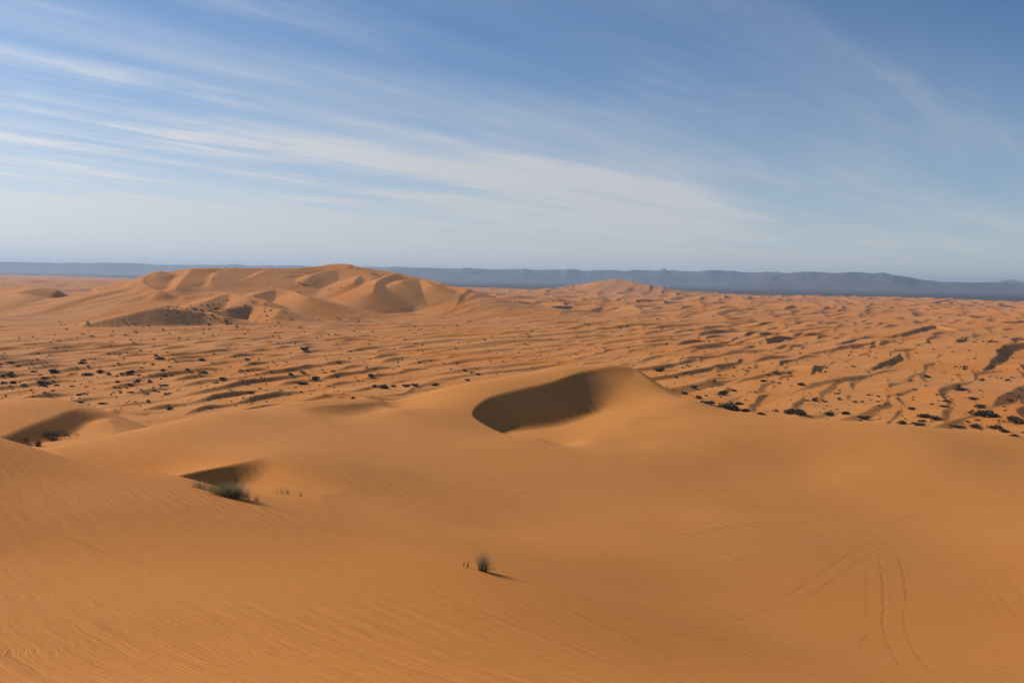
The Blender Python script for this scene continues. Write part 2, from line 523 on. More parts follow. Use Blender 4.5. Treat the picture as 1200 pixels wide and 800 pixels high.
RR = rings()
front = np.linspace(rad(-39), rad(39), 1120)
side_az = np.concatenate([np.linspace(rad(39), rad(60), 40)[1:], np.linspace(rad(60), rad(300), 60)[1:], np.linspace(rad(300), rad(321), 40)[1:-1]])
AZ = np.concatenate([front, side_az])
NA, NR = len(AZ), len(RR)
AA, RG = np.meshgrid(AZ, RR)
GXX = RG * np.sin(AA); GYY = RG * np.cos(AA)
GZ = np.zeros_like(GXX); GREATM = np.zeros_like(GXX)
i1 = int(np.searchsorted(RR, 330)); i2 = int(np.searchsorted(RR, 430))
GZ[:i2] = near_height(GXX[:i2], GYY[:i2])
zs, gm = sea_height(GXX[i1:], GYY[i1:])
GREATM[i1:] = gm
wt = sstep(330, 430, RG[i1:])
GZ[i1:] = np.where(wt >= 1, zs, GZ[i1:] * (1 - wt) + zs * wt)


def soften(px, py, dist, sigma, n=3):
    """wind rounding of the ground around one surveyed point"""
    x0, y0, _ = at(px, py, dist)
    az0, r0_ = math.atan2(x0, y0), math.hypot(x0, y0)
    j0 = int((az0 - AZ[0]) / (front[1] - front[0])); hw = int(3 * sigma / (r0_ * (front[1] - front[0])))
    k0, k1 = np.searchsorted(RR, [r0_ - 3 * sigma, r0_ + 3 * sigma])
    sl = (slice(k0, k1), slice(j0 - hw, j0 + hw))
    z = GZ[sl].copy()
    br = max(int(0.45 * sigma / (RR[k0 + 1] - RR[k0])), 1); ba = max(int(0.45 * sigma / (r0_ * (front[1] - front[0]))), 1)
    for _ in range(n):
        for ax, b in ((0, br), (1, ba)):
            p = np.pad(z, [(b + 1, b) if a == ax else (0, 0) for a in (0, 1)], mode='edge')
            c = np.cumsum(p, axis=ax)
            z = (np.take(c, range(2 * b + 1, c.shape[ax]), ax) - np.take(c, range(0, c.shape[ax] - 2 * b - 1), ax)) / (2 * b + 1)
    wgt = np.exp(-(((GXX[sl] - x0) ** 2 + (GYY[sl] - y0) ** 2) / (2 * sigma ** 2)) ** 2)
    GZ[sl] = GZ[sl] * (1 - wgt) + z * wgt


soften(738, 455, 140, 6.0)
soften(770, 462, 137, 5.0)


def shoot(px, py, rmin=5.0):
    """first place where the sight line of a photograph point meets the ground"""
    v = ray(px, py)
    az = math.atan2(v.x, v.y)
    c = (az - AZ[0]) / (front[1] - front[0])
    j = int(np.clip(math.floor(c), 0, 1118)); t = c - j
    zc = GZ[:, j] * (1 - t) + GZ[:, j + 1] * t
    gap = zc - (CZ + v.z * RR)
    k = np.nonzero((gap >= 0) & (RR > rmin))[0]
    if not len(k):
        return None
    k = k[0]
    g0, g1 = gap[k - 1], gap[k]
    rr = RR[k - 1] + (RR[k] - RR[k - 1]) * (-g0) / (g1 - g0 + 1e-9)
    return Vector((math.sin(az) * rr, math.cos(az) * rr, CZ + v.z * rr))


def ground_z(x, y):
    az = math.atan2(x, y); r = math.hypot(x, y)
    c = (az - AZ[0]) / (front[1] - front[0])
    j = int(np.clip(math.floor(c), 0, 1118)); t = min(max(c - j, 0), 1)
    col = GZ[:, j] * (1 - t) + GZ[:, j + 1] * t
    return float(np.interp(r, RR, col))


# ------------------------------------------------------------------ materials
def new_mat(name):
    m = bpy.data.materials.new(name); m.use_nodes = True
    t = NT(m.node_tree); t.n.clear()
    bs = t.node('ShaderNodeBsdfPrincipled')
    out = t.node('ShaderNodeOutputMaterial')
    t.l.new(bs.outputs[0], out.inputs['Surface'])
    return m, t, bs


def circle3(a, b, c):
    ax, ay, bx, by, cx, cy = a[0], a[1], b[0], b[1], c[0], c[1]
    D = 2 * (ax * (by - cy) + bx * (cy - ay) + cx * (ay - by))
    ux = ((ax * ax + ay * ay) * (by - cy) + (bx * bx + by * by) * (cy - ay) + (cx * cx + cy * cy) * (ay - by)) / D
    uy = ((ax * ax + ay * ay) * (cx - bx) + (bx * bx + by * by) * (ax - cx) + (cx * cx + cy * cy) * (bx - ax)) / D
    return ux, uy, math.hypot(ax - ux, ay - uy)


def sand_material(name, tracks=(), near=False):
    m, t, bs = new_mat(name)
    geo = t.node('ShaderNodeNewGeometry')
    pos = geo.outputs['Position']
    steep = t.smooth(t.sep(geo.outputs['Normal'])[2], 0.86, 0.92)
    x, y, z = t.sep(pos)
    c1 = t.noise(pos, 0.008, 4.0, 0.55)
    c2 = t.noise(pos, 0.09, 4.0, 0.6)
    c3 = t.noise(pos, 14.0, 5.0, 0.8)
    base = t.mix(t.smooth(c1, 0.35, 0.65), rgb(0.585, 0.203, 0.034), rgb(0.610, 0.242, 0.060))
    if not near:
        base = t.mix(t.m('MULTIPLY', t.smooth(c2, 0.52, 0.68), 0.32), base, rgb(0.42, 0.165, 0.060))
        flat = t.noise(t.comb(t.m('MULTIPLY', x, 0.006), t.m('MULTIPLY', y, 0.003), 0.0), 1.0, 4.0, 0.6)
        base = t.mix(t.m('MULTIPLY', t.smooth(flat, 0.45, 0.7), 0.35), base, rgb(0.40, 0.17, 0.08))
    else:
        base = t.mix(t.m('MULTIPLY', t.smooth(c2, 0.4, 0.7), 0.25), base, rgb(0.56, 0.197, 0.037))
    grain = t.m('MULTIPLY_ADD', c3, 0.36, 0.82)
    base = t.vm('SCALE', base, None, scale=grain)
    t.put(bs.inputs['Base Color'], base)
    bs.inputs['Roughness'].default_value = 0.95
    bs.inputs['Specular IOR Level'].default_value = 0.12
    h = None
    if near:
        # wind ripples, stronger in patches
        warp = t.noise(pos, 0.35, 3.0, 0.55)
        patch = t.smooth(t.noise(pos, 0.11, 3.0, 0.6), 0.40, 0.68)
        CR = rad(44)
        rc = t.m('ADD', t.m('MULTIPLY', x, math.sin(CR)), t.m('MULTIPLY', y, math.cos(CR)))
        rp = t.m('ADD', t.m('MULTIPLY', rc, 6.2831 / 0.19), t.m('MULTIPLY', warp, 14.0))
        rip = t.m('MULTIPLY', t.m('SINE', rp), t.m('MULTIPLY', patch, 0.0045))
        rp2 = t.m('ADD', t.m('MULTIPLY', rc, 6.2831 / 0.9), t.m('MULTIPLY', t.noise(pos, 0.16, 3.0, 0.6), 13.0))
        patch2 = t.smooth(t.noise(t.vm('ADD', pos, (31.0, 7.0, 0.0)), 0.07, 2.0, 0.5), 0.45, 0.7)
        rip2 = t.m('MULTIPLY', t.m('SINE', rp2), t.m('MULTIPLY', patch2, 0.012))
        al_ = t.m('ADD', t.m('MULTIPLY', x, math.cos(CR)), t.m('MULTIPLY', y, -math.sin(CR)))
        sv = t.comb(t.m('MULTIPLY', al_, 0.07), t.m('ADD', rc, t.m('MULTIPLY', warp, 0.9)), t.m('MULTIPLY', z, 0.2))
        streak = t.m('MULTIPLY', t.noise(sv, 1.5, 6.0, 0.62), t.smooth(t.noise(t.vm('ADD', pos, (7.0, 3.0, 0.0)), 0.06, 2.0, 0.5), 0.35, 0.65, 0.05, 0.20))
        soft = t.m('ADD', t.m('MULTIPLY', t.noise(pos, 1.2, 5.0, 0.65), 0.03), streak)
        h = t.m('ADD', t.m('MULTIPLY', t.m('ADD', rip, rip2), steep), soft)
        rut = t.m('MULTIPLY', c3, 0.0)
        for (pa, pb, pc, wid, dep) in tracks:
            a, b, c = shoot(*pa), shoot(*pb), shoot(*pc)
            if a is None or b is None or c is None:
                continue
            ux, uy, R = circle3(a, b, c)
            dist = t.m('SUBTRACT', t.m('SQRT', t.m('ADD', t.m('POWER', t.m('SUBTRACT', x, ux), 2.0), t.m('POWER', t.m('SUBTRACT', y, uy), 2.0))), R)
            wob = t.m('MULTIPLY', t.m('SUBTRACT', t.noise(pos, 1.1, 2.0), 0.5), wid * 2.0)
            dist = t.m('ADD', dist, wob)
            q = t.m('DIVIDE', dist, wid)
            # groove with raised shoulders
            g = t.m('MULTIPLY', t.m('SUBTRACT', t.m('MULTIPLY', t.m('MULTIPLY', q, q), 0.7), 1.0), t.m('POWER', 2.718, t.m('MULTIPLY', t.m('MULTIPLY', q, q), -1.0)))
            mx, my = (a.x + c.x) / 2, (a.y + c.y) / 2
            tx, ty = c.x - a.x, c.y - a.y
            Lh = math.hypot(tx, ty) / 2; tx /= 2 * Lh; ty /= 2 * Lh
            al = t.m('ABSOLUTE', t.m('ADD', t.m('MULTIPLY', t.m('SUBTRACT', x, mx), tx), t.m('MULTIPLY', t.m('SUBTRACT', y, my), ty)))
            across = t.m('ABSOLUTE', t.m('ADD', t.m('MULTIPLY', t.m('SUBTRACT', x, mx), -ty), t.m('MULTIPLY', t.m('SUBTRACT', y, my), tx)))
            mask = t.m('MULTIPLY', t.smooth(al, Lh * 1.05, Lh * 0.5), t.smooth(across, Lh * 1.2 + 2, Lh * 1.0 + 1))
            fade = t.smooth(t.noise(pos, 0.5, 3.0, 0.6), 0.30, 0.55, 0.25, 1.0)
            h = t.m('ADD', h, t.m('MULTIPLY', t.m('MULTIPLY', g, mask), t.m('MULTIPLY', fade, dep * 0.36)))
            rut = t.m('ADD', rut, t.m('MULTIPLY', t.m('MULTIPLY', t.m('POWER', 2.718, t.m('MULTIPLY', t.m('MULTIPLY', q, q), -0.7)), mask), t.m('MULTIPLY', fade, dep * 4.0)))
    else:
        h = t.m('ADD', t.m('MULTIPLY', t.noise(pos, 0.25, 5.0, 0.6), 0.5), t.m('MULTIPLY', t.noise(pos, 2.0, 3.0, 0.6), 0.06))
    if near:      # churned, damper sand in the wheel ruts is a little darker
        t.put(bs.inputs['Base Color'], t.mix(t.m('MINIMUM', rut, 0.5), base, rgb(0.36, 0.125, 0.026)))
    bp = t.node('ShaderNodeBump')
    bp.inputs['Strength'].default_value = 0.9
    bp.inputs['Distance'].default_value = 1.0
    t.put(bp.inputs['Height'], h)
    t.put(bs.inputs['Normal'], bp.outputs[0])
    return m


TRACKS = [
    ((1029, 645), (1036, 690), (1035, 735), 0.17, 0.05), ((1034, 715), (1042, 755), (1070, 795), 0.18, 0.035),
    ((1050, 643), (1062, 690), (1063, 715), 0.17, 0.05), ((1061, 705), (1066, 750), (1105, 798), 0.18, 0.035),
    ((895, 716), (970, 667), (1055, 610), 0.16, 0.035), ((912, 718), (985, 674), (1068, 616), 0.16, 0.03),
    ((800, 741), (850, 731), (905, 710), 0.2, 0.025), ((1040, 618), (1080, 602), (1130, 592), 0.18, 0.025),
    ((1095, 645), (1150, 690), (1190, 745), 0.2, 0.025), ((1120, 642), (1165, 688), (1200, 738), 0.2, 0.03),
    ((1140, 640), (1180, 676), (1205, 715), 0.2, 0.018), ((960, 606), (1010, 622), (1050, 650), 0.2, 0.015),
    ((790, 629), (870, 615), (980, 612), 0.25, 0.045), ((780, 634), (870, 619), (960, 617), 0.25, 0.03),
    ((850, 588), (920, 597), (1010, 604), 0.3, 0.03), ((840, 600), (900, 607), (970, 608), 0.3, 0.02), ((790, 573), (870, 575), (960, 581), 0.35, 0.03),
    ((580, 591), (600, 581), (632, 575), 0.22, 0.035), ((1006, 759), (1015, 748), (1028, 737), 0.15, 0.03),
    ((1022, 650), (1016, 700), (1022, 740), 0.22, 0.02), ((1040, 660), (1048, 710), (1050, 750), 0.3, 0.012),
    ((-10, 588), (60, 620), (150, 658), 0.14, 0.03), ((85, 628), (130, 650), (200, 672), 0.12, 0.035), ((180, 655), (300, 705), (430, 745), 0.12, 0.015),
    ((120, 668), (280, 728), (420, 772), 0.12, 0.012),
]
M_NEAR = sand_material("near_sand", TRACKS, True)
M_SAND = sand_material("field_sand")


def plain_material():
    m, t, bs = new_mat("dark_gravel")
    pos = t.node('ShaderNodeNewGeometry').outputs['Position']
    x, y, z = t.sep(pos)
    n = t.noise(t.comb(t.m('MULTIPLY', x, 0.0002), t.m('MULTIPLY', y, 0.0006), 0.0), 1.0, 6.0, 0.6)
    n2 = t.noise(t.comb(t.m('MULTIPLY', x, 0.00012), t.m('MULTIPLY', y, 0.0011), 5.0), 1.0, 5.0, 0.6)
    c = t.mix(t.smooth(n, 0.35, 0.7), rgb(0.070, 0.060, 0.055), rgb(0.14, 0.118, 0.105))
    c = t.mix(t.smooth(n2, 0.62, 0.70), c, rgb(0.36, 0.31, 0.27))
    t.put(bs.inputs['Base Color'], c)
    bs.inputs['Roughness'].default_value = 0.95
    bs.inputs['Specular IOR Level'].default_value = 0.1
    return m


def rock_material():
    m, t, bs = new_mat("hill_rock")
    pos = t.node('ShaderNodeNewGeometry').outputs['Position']
    x, y, z = t.sep(pos)
    n = t.noise(pos, 0.0025, 6.0, 0.6)
    st = t.noise(t.comb(t.m('MULTIPLY', x, 0.0004), t.m('MULTIPLY', y, 0.0004), t.m('MULTIPLY', z, 0.05)), 1.0, 3.0, 0.5)
    c = t.mix(n, rgb(0.07, 0.055, 0.05), rgb(0.13, 0.105, 0.09))
    c = t.mix(t.m('MULTIPLY', t.smooth(st, 0.5, 0.65), 0.5), c, rgb(0.17, 0.14, 0.12))
    t.put(bs.inputs['Base Color'], c)
    bs.inputs['Roughness'].default_value = 0.95
    bs.inputs['Specular IOR Level'].default_value = 0.1
    return m


def leaf_material(name, ca, cb):
    m, t, bs = new_mat(name)
    pos = t.node('ShaderNodeNewGeometry').outputs['Position']
    n = t.noise(pos, 3.0, 2.0, 0.5)
    t.put(bs.inputs['Base Color'], t.mix(n, ca, cb))
    bs.inputs['Roughness'].default_value = 0.75
    bs.inputs['Specular IOR Level'].default_value = 0.2
    return m


M_PLAIN = plain_material()
M_ROCK = rock_material()
M_LEAF = leaf_material("shrub_leaf", rgb(0.070, 0.060, 0.034), rgb(0.150, 0.122, 0.066))
M_WOOD = leaf_material("shrub_wood", rgb(0.06, 0.042, 0.028), rgb(0.10, 0.07, 0.045))
M_GRASS = leaf_material("grass_blade", rgb(0.21, 0.19, 0.095), rgb(0.36, 0.31, 0.16))
_t = NT(M_GRASS.node_tree)
_bs = next(n for n in _t.n if n.type == 'BSDF_PRINCIPLED'); _out = next(n for n in _t.n if n.type == 'OUTPUT_MATERIAL')
_tr = _t.node('ShaderNodeBsdfTranslucent'); _tr.inputs['Color'].default_value = rgb(0.28, 0.245, 0.11)
_mx = _t.node('ShaderNodeMixShader'); _mx.inputs[0].default_value = 0.4
_t.l.new(_bs.outputs[0], _mx.inputs[1]); _t.l.new(_tr.outputs[0], _mx.inputs[2]); _t.l.new(_mx.outputs[0], _out.inputs['Surface'])
M_STRAW = leaf_material("dry_stalk", rgb(0.20, 0.13, 0.055), rgb(0.30, 0.20, 0.09))


# ------------------------------------------------------------------ mesh helpers
def mesh_from(name, co, quads=None, tris=None, mat=None, smooth=False):
    me = bpy.data.meshes.new(name)
    co = np.asarray(co, np.float32)
    loops = []; starts = []; n = 0
    tot = []
    if quads is not None and len(quads):
        q = np.asarray(quads, np.int32)
        loops.append(q.ravel()); tot.append(np.full(len(q), 4, np.int32))
    if tris is not None and len(tris):
        q = np.asarray(tris, np.int32)
        loops.append(q.ravel()); tot.append(np.full(len(q), 3, np.int32))
    loops = np.concatenate(loops); tot = np.concatenate(tot)
    starts = np.concatenate([[0], np.cumsum(tot)[:-1]]).astype(np.int32)
    me.vertices.add(len(co)); me.vertices.foreach_set('co', co.ravel())
    me.loops.add(len(loops)); me.loops.foreach_set('vertex_index', loops)
    me.polygons.add(len(tot)); me.polygons.foreach_set('loop_start', starts)
    if smooth:
        me.polygons.foreach_set('use_smooth', np.ones(len(tot), bool))
    me.update(calc_edges=True)
    if mat:
        me.materials.append(mat)
    return me


def link(name, me, parent=None, loc=None):
    o = bpy.data.objects.new(name, me); COL.objects.link(o)
    if parent:
        o.parent = parent
    if loc is not None:
        o.location = loc
    return o


def structure(o, label=None):
    o['kind'] = 'structure'
    if label:
        o['label'] = label
    return o


# ------------------------------------------------------------------ ground objects from the survey grid
VCO = np.stack([GXX, GYY, GZ], -1).reshape(-1, 3)
ii, jj = np.meshgrid(np.arange(NR - 1), np.arange(NA), indexing='ij')
jn = (jj + 1) % NA
QUADS = np.stack([ii * NA + jj, (ii + 1) * NA + jj, (ii + 1) * NA + jn, ii * NA + jn], -1).reshape(-1, 4)[:, ::-1]
# vertex normals of the whole sheet, so that the split objects meet without a crease
A = VCO[QUADS[:, 2]] - VCO[QUADS[:, 0]]; B = VCO[QUADS[:, 3]] - VCO[QUADS[:, 1]]
FN = np.cross(A, B)
VN = np.zeros_like(VCO)
for k in range(4):
    for c in range(3):
        VN[:, c] += np.bincount(QUADS[:, k], FN[:, c], len(VCO))
VN /= np.linalg.norm(VN, axis=1, keepdims=True) + 1e-12
if VN[:, 2].mean() < 0:
    VN = -VN; QUADS = QUADS[:, ::-1]
fr = RG.reshape(-1)[QUADS[:, 0]]
faz = AA.reshape(-1)[QUADS[:, 0]]
fz = VCO[QUADS[:, 0], 2]
fg = GREATM.reshape(-1)[QUADS[:, 0]]
edge_q = edge_of_sand(np.where(faz > math.pi, faz - 2 * math.pi, faz)) * 1.12
keep = (fr < 360) | (fr < edge_q)
cls = np.where(fr < 330, 0, np.where((fg > 2.0) & (fr > 1000) & (fr < 3200), 2, 1))


def submesh(sel, name, mat):
    q = QUADS[sel]
    used, invq = np.unique(q, return_inverse=True)
    me = mesh_from(name, VCO[used], quads=invq.reshape(-1, 4), mat=mat, smooth=True)
    me.normals_split_custom_set_from_vertices(VN[used].astype(np.float32))
    return link(name, me)


structure(submesh(keep & (cls == 0), "foreground_dunes", M_NEAR), "smooth orange foreground dunes with a dark hollowed slip face")
structure(submesh(keep & (cls == 1), "dune_field", M_SAND), "broad field of low rippled orange dunes dotted with shrubs")
structure(submesh(keep & (cls == 2), "great_dune", M_SAND), "high many-crested sand dune rising at the left skyline")

# gravel plain beyond the sand
pr = np.concatenate([np.geomspace(3500, 35000, 60)])
pa = np.linspace(0, 2 * math.pi, 181)[:-1]
PA, PR = np.meshgrid(pa, pr)
pz = -1.5 + 0 * PA
pv = np.stack([PR * np.sin(PA), PR * np.cos(PA), pz], -1).reshape(-1, 3)
i_, j_ = np.meshgrid(np.arange(len(pr) - 1), np.arange(len(pa)), indexing='ij')
n_ = len(pa)
pq = np.stack([i_ * n_ + j_, i_ * n_ + (j_ + 1) % n_, (i_ + 1) * n_ + (j_ + 1) % n_, (i_ + 1) * n_ + j_], -1).reshape(-1, 4)[:, ::-1]
structure(link("gravel_plain", mesh_from("gravel_plain", pv, quads=pq, mat=M_PLAIN)), "dark flat gravel plain between the dunes and the hills")


# far hills
def hills(name, tops, dist, depth, seed, label, step=2.0, rough=0.10):
    xs = np.arange(tops[0][0], tops[-1][0] + step, step)
    ys = np.interp(xs, [p[0] for p in tops], [p[1] for p in tops])
    rs = np.linspace(0, 1, 26)
    co = []
    for px_, py_ in zip(xs, ys):
        v = ray(px_, py_)
        ht = CZ + v.z * dist
        az = math.atan2(v.x, v.y)
        for r in rs:
            dd = dist + (r - 0.45) * depth
            co.append((math.sin(az) * dd, math.cos(az) * dd, ht, r))
    co = np.array(co)
    ht = co[:, 2]; r = co[:, 3]
    n1 = fbm(co[:, 0] / 900, co[:, 1] / 900, seed, 4); n2 = fbm(co[:, 0] / 2600, co[:, 1] / 2600, seed + 7, 3)
    f = r + 0.10 * n1 + 0.08 * n2
    prof = 0.30 * sstep(0.02, 0.28, f) + 0.22 * sstep(0.26, 0.34, f) + 0.48 * sstep(0.36, 0.45, f)
    back = sstep(1.0, 0.62, r)
    z = ht * prof * back * (1 + rough * n1 * prof)
    z = np.maximum(z, 0) - 3.0 * (1 - sstep(0.0, 0.06, r)) - 3.0 * sstep(0.95, 1.0, r) - 3
    co[:, 2] = z
    nx, nr = len(xs), len(rs)
    a, b = np.meshgrid(np.arange(nx - 1), np.arange(nr - 1), indexing='ij')
    q = np.stack([a * nr + b, (a + 1) * nr + b, (a + 1) * nr + b + 1, a * nr + b + 1], -1).reshape(-1, 4)
    return structure(link(name, mesh_from(name, co[:, :3], quads=q, mat=M_ROCK, smooth=True)), label)


hills("hill_range", [(-160, 306.5), (-60, 307), (0, 307.6), (30, 307.5), (70, 308), (120, 308.4), (160, 309.2), (200, 310), (260, 310.6), (330, 311.4), (380, 312.2), (430, 312.6), (480, 313.5), (530, 316)],
      25000, 6500, 5, "long level blue range on the left skyline behind the great dune")
hills("hill_range", [(440, 319), (470, 314.5), (510, 313.5), (535, 314.8), (545, 314.2), (580, 315), (600, 314.8), (640, 315.6), (660, 316.2), (668, 315.3), (674, 315.4), (680, 316.8), (700, 317), (720, 317.6), (733, 318), (740, 316.6), (748, 316.2), (765, 317.2), (790, 316.8), (830, 317.4), (860, 318.6), (900, 319.4), (940, 322), (980, 328)],
      19000, 5500, 15, "blue hill range with two small knolls at the centre of the skyline")
hills("hill_range", [(890, 329), (905, 322), (915, 320.4), (930, 318.6), (950, 318.4), (980, 319), (1000, 318.6), (1010, 319.2), (1025, 320.5), (1036, 320), (1046, 323), (1054, 323.6), (1062, 324.6), (1075, 327.2), (1084, 328.8), (1092, 328.2), (1105, 329.8), (1118, 329.4), (1130, 330.2), (1150, 331.2), (1170, 331.4), (1200, 332.5), (1260, 334), (1340, 336)],
      16000, 5000, 25, "flat topped blue mesa stepping down towards the right edge")
hills("hill_peak", [(1150, 334), (1164, 331.6), (1176, 329.2), (1184, 328), (1190, 328.6), (1200, 331), (1215, 333), (1240, 337)],
      30000, 4000, 35, "faint pale blue peak at the far right of the skyline")


# ------------------------------------------------------------------ plants
def thing(o, label, cat, group=None):
    o['label'] = label; o['category'] = cat
    if group:
        o['group'] = group
    return o


def shrub_mesh(name, seed, n=260, flat=0.55, leaf=1.0):
    """dome of many small leaf sprays, unit diameter 1, uneven outline"""
    r = np.random.default_rng(seed)
    lob = [(r.uniform(-0.30, 0.30), r.uniform(-0.30, 0.30), r.uniform(0.04, 0.22) * flat / 0.55, r.uniform(0.18, 0.30)) for _ in range(9)]
    co = []; tr = []
    for i in range(n):
        lx, ly, lz, lr = lob[r.integers(len(lob))]
        v = r.normal(size=3); v /= np.linalg.norm(v); v[2] = abs(v[2]) * 0.9 - 0.15
        c = np.array((lx, ly, lz)) + v * lr * r.uniform(0.55, 1.05)
        c[2] = max(c[2] * 1.0, 0.015)
        dirv = v + r.normal(size=3) * 0.5 + np.array((0, 0, 0.5)); dirv /= np.linalg.norm(dirv)
        sd = np.cross(dirv, r.normal(size=3)); sd /= np.linalg.norm(sd)
        L = r.uniform(0.06, 0.13) * leaf; W = r.uniform(0.025, 0.055) * leaf
        b = len(co)
        co += [c - sd * W, c + sd * W, c + dirv * L + sd * W * 0.3, c + dirv * L - sd * W * 0.3]
        tr.append((b, b + 1, b + 2, b + 3))
    return mesh_from(name, co, quads=tr, mat=M_LEAF)


def branch_mesh(name, seed, n=16, flat=0.55):
    r = np.random.default_rng(seed)
    co = []; q = []
    for i in range(n):
        a = r.uniform(0, 2 * math.pi); out = r.uniform(0.15, 0.42); hh = r.uniform(0.2, 0.42) * flat / 0.55
        p0 = np.array((0.05 * math.cos(a), 0.05 * math.sin(a), -0.04)); p2 = np.array((out * math.cos(a), out * math.sin(a), hh)); p1 = (p0 + p2) / 2 + np.array((0, 0, 0.06))
        rings_ = []
        for p, wd in ((p0, 0.016), (p1, 0.011), (p2, 0.004)):
            b = len(co); rings_.append(b)
            for k in range(4):
                an = k * math.pi / 2
                co.append(p + np.array((math.cos(an) * wd, math.sin(an) * wd, 0)))
        for b0, b1 in zip(rings_, rings_[1:]):
            for k in range(4):
                q.append((b0 + k, b0 + (k + 1) % 4, b1 + (k + 1) % 4, b1 + k))
    return mesh_from(name, co, quads=q, mat=M_WOOD)


SHRUB = [shrub_mesh("shrub_foliage", 100 + i, 460, fl, 1.1) for i, fl in enumerate((0.55, 0.65, 0.5, 0.8))]
BRANCH = [branch_mesh("shrub_branches", 200 + i, 16, fl) for i, fl in enumerate((0.55, 0.65, 0.5, 0.8))]
SMALL = [shrub_mesh("small_shrub", 300 + i, 90, fl, 2.0) for i, fl in enumerate((0.6, 0.5, 0.75))]
n_placed = 0


def big_shrub(px, py, wpx, label, hr=1.0, group=None):
    p = shoot(px, py, 330)
    if p is None:
        return
    size = wpx * 1.02 / FPX * p.length
    k = random.randrange(4)
    e = bpy.data.objects.new("desert_shrub", None); COL.objects.link(e)
    e.empty_display_size = 0.3
    e.location = p - Vector((0, 0, 0.04 * size)); e.rotation_euler = (0, 0, random.uniform(0, 6.28)); e.scale = (size, size, size * hr)
    thing(e, label, "shrub", group)
    link("foliage", SHRUB[k], e); link("branches", BRANCH[k], e)


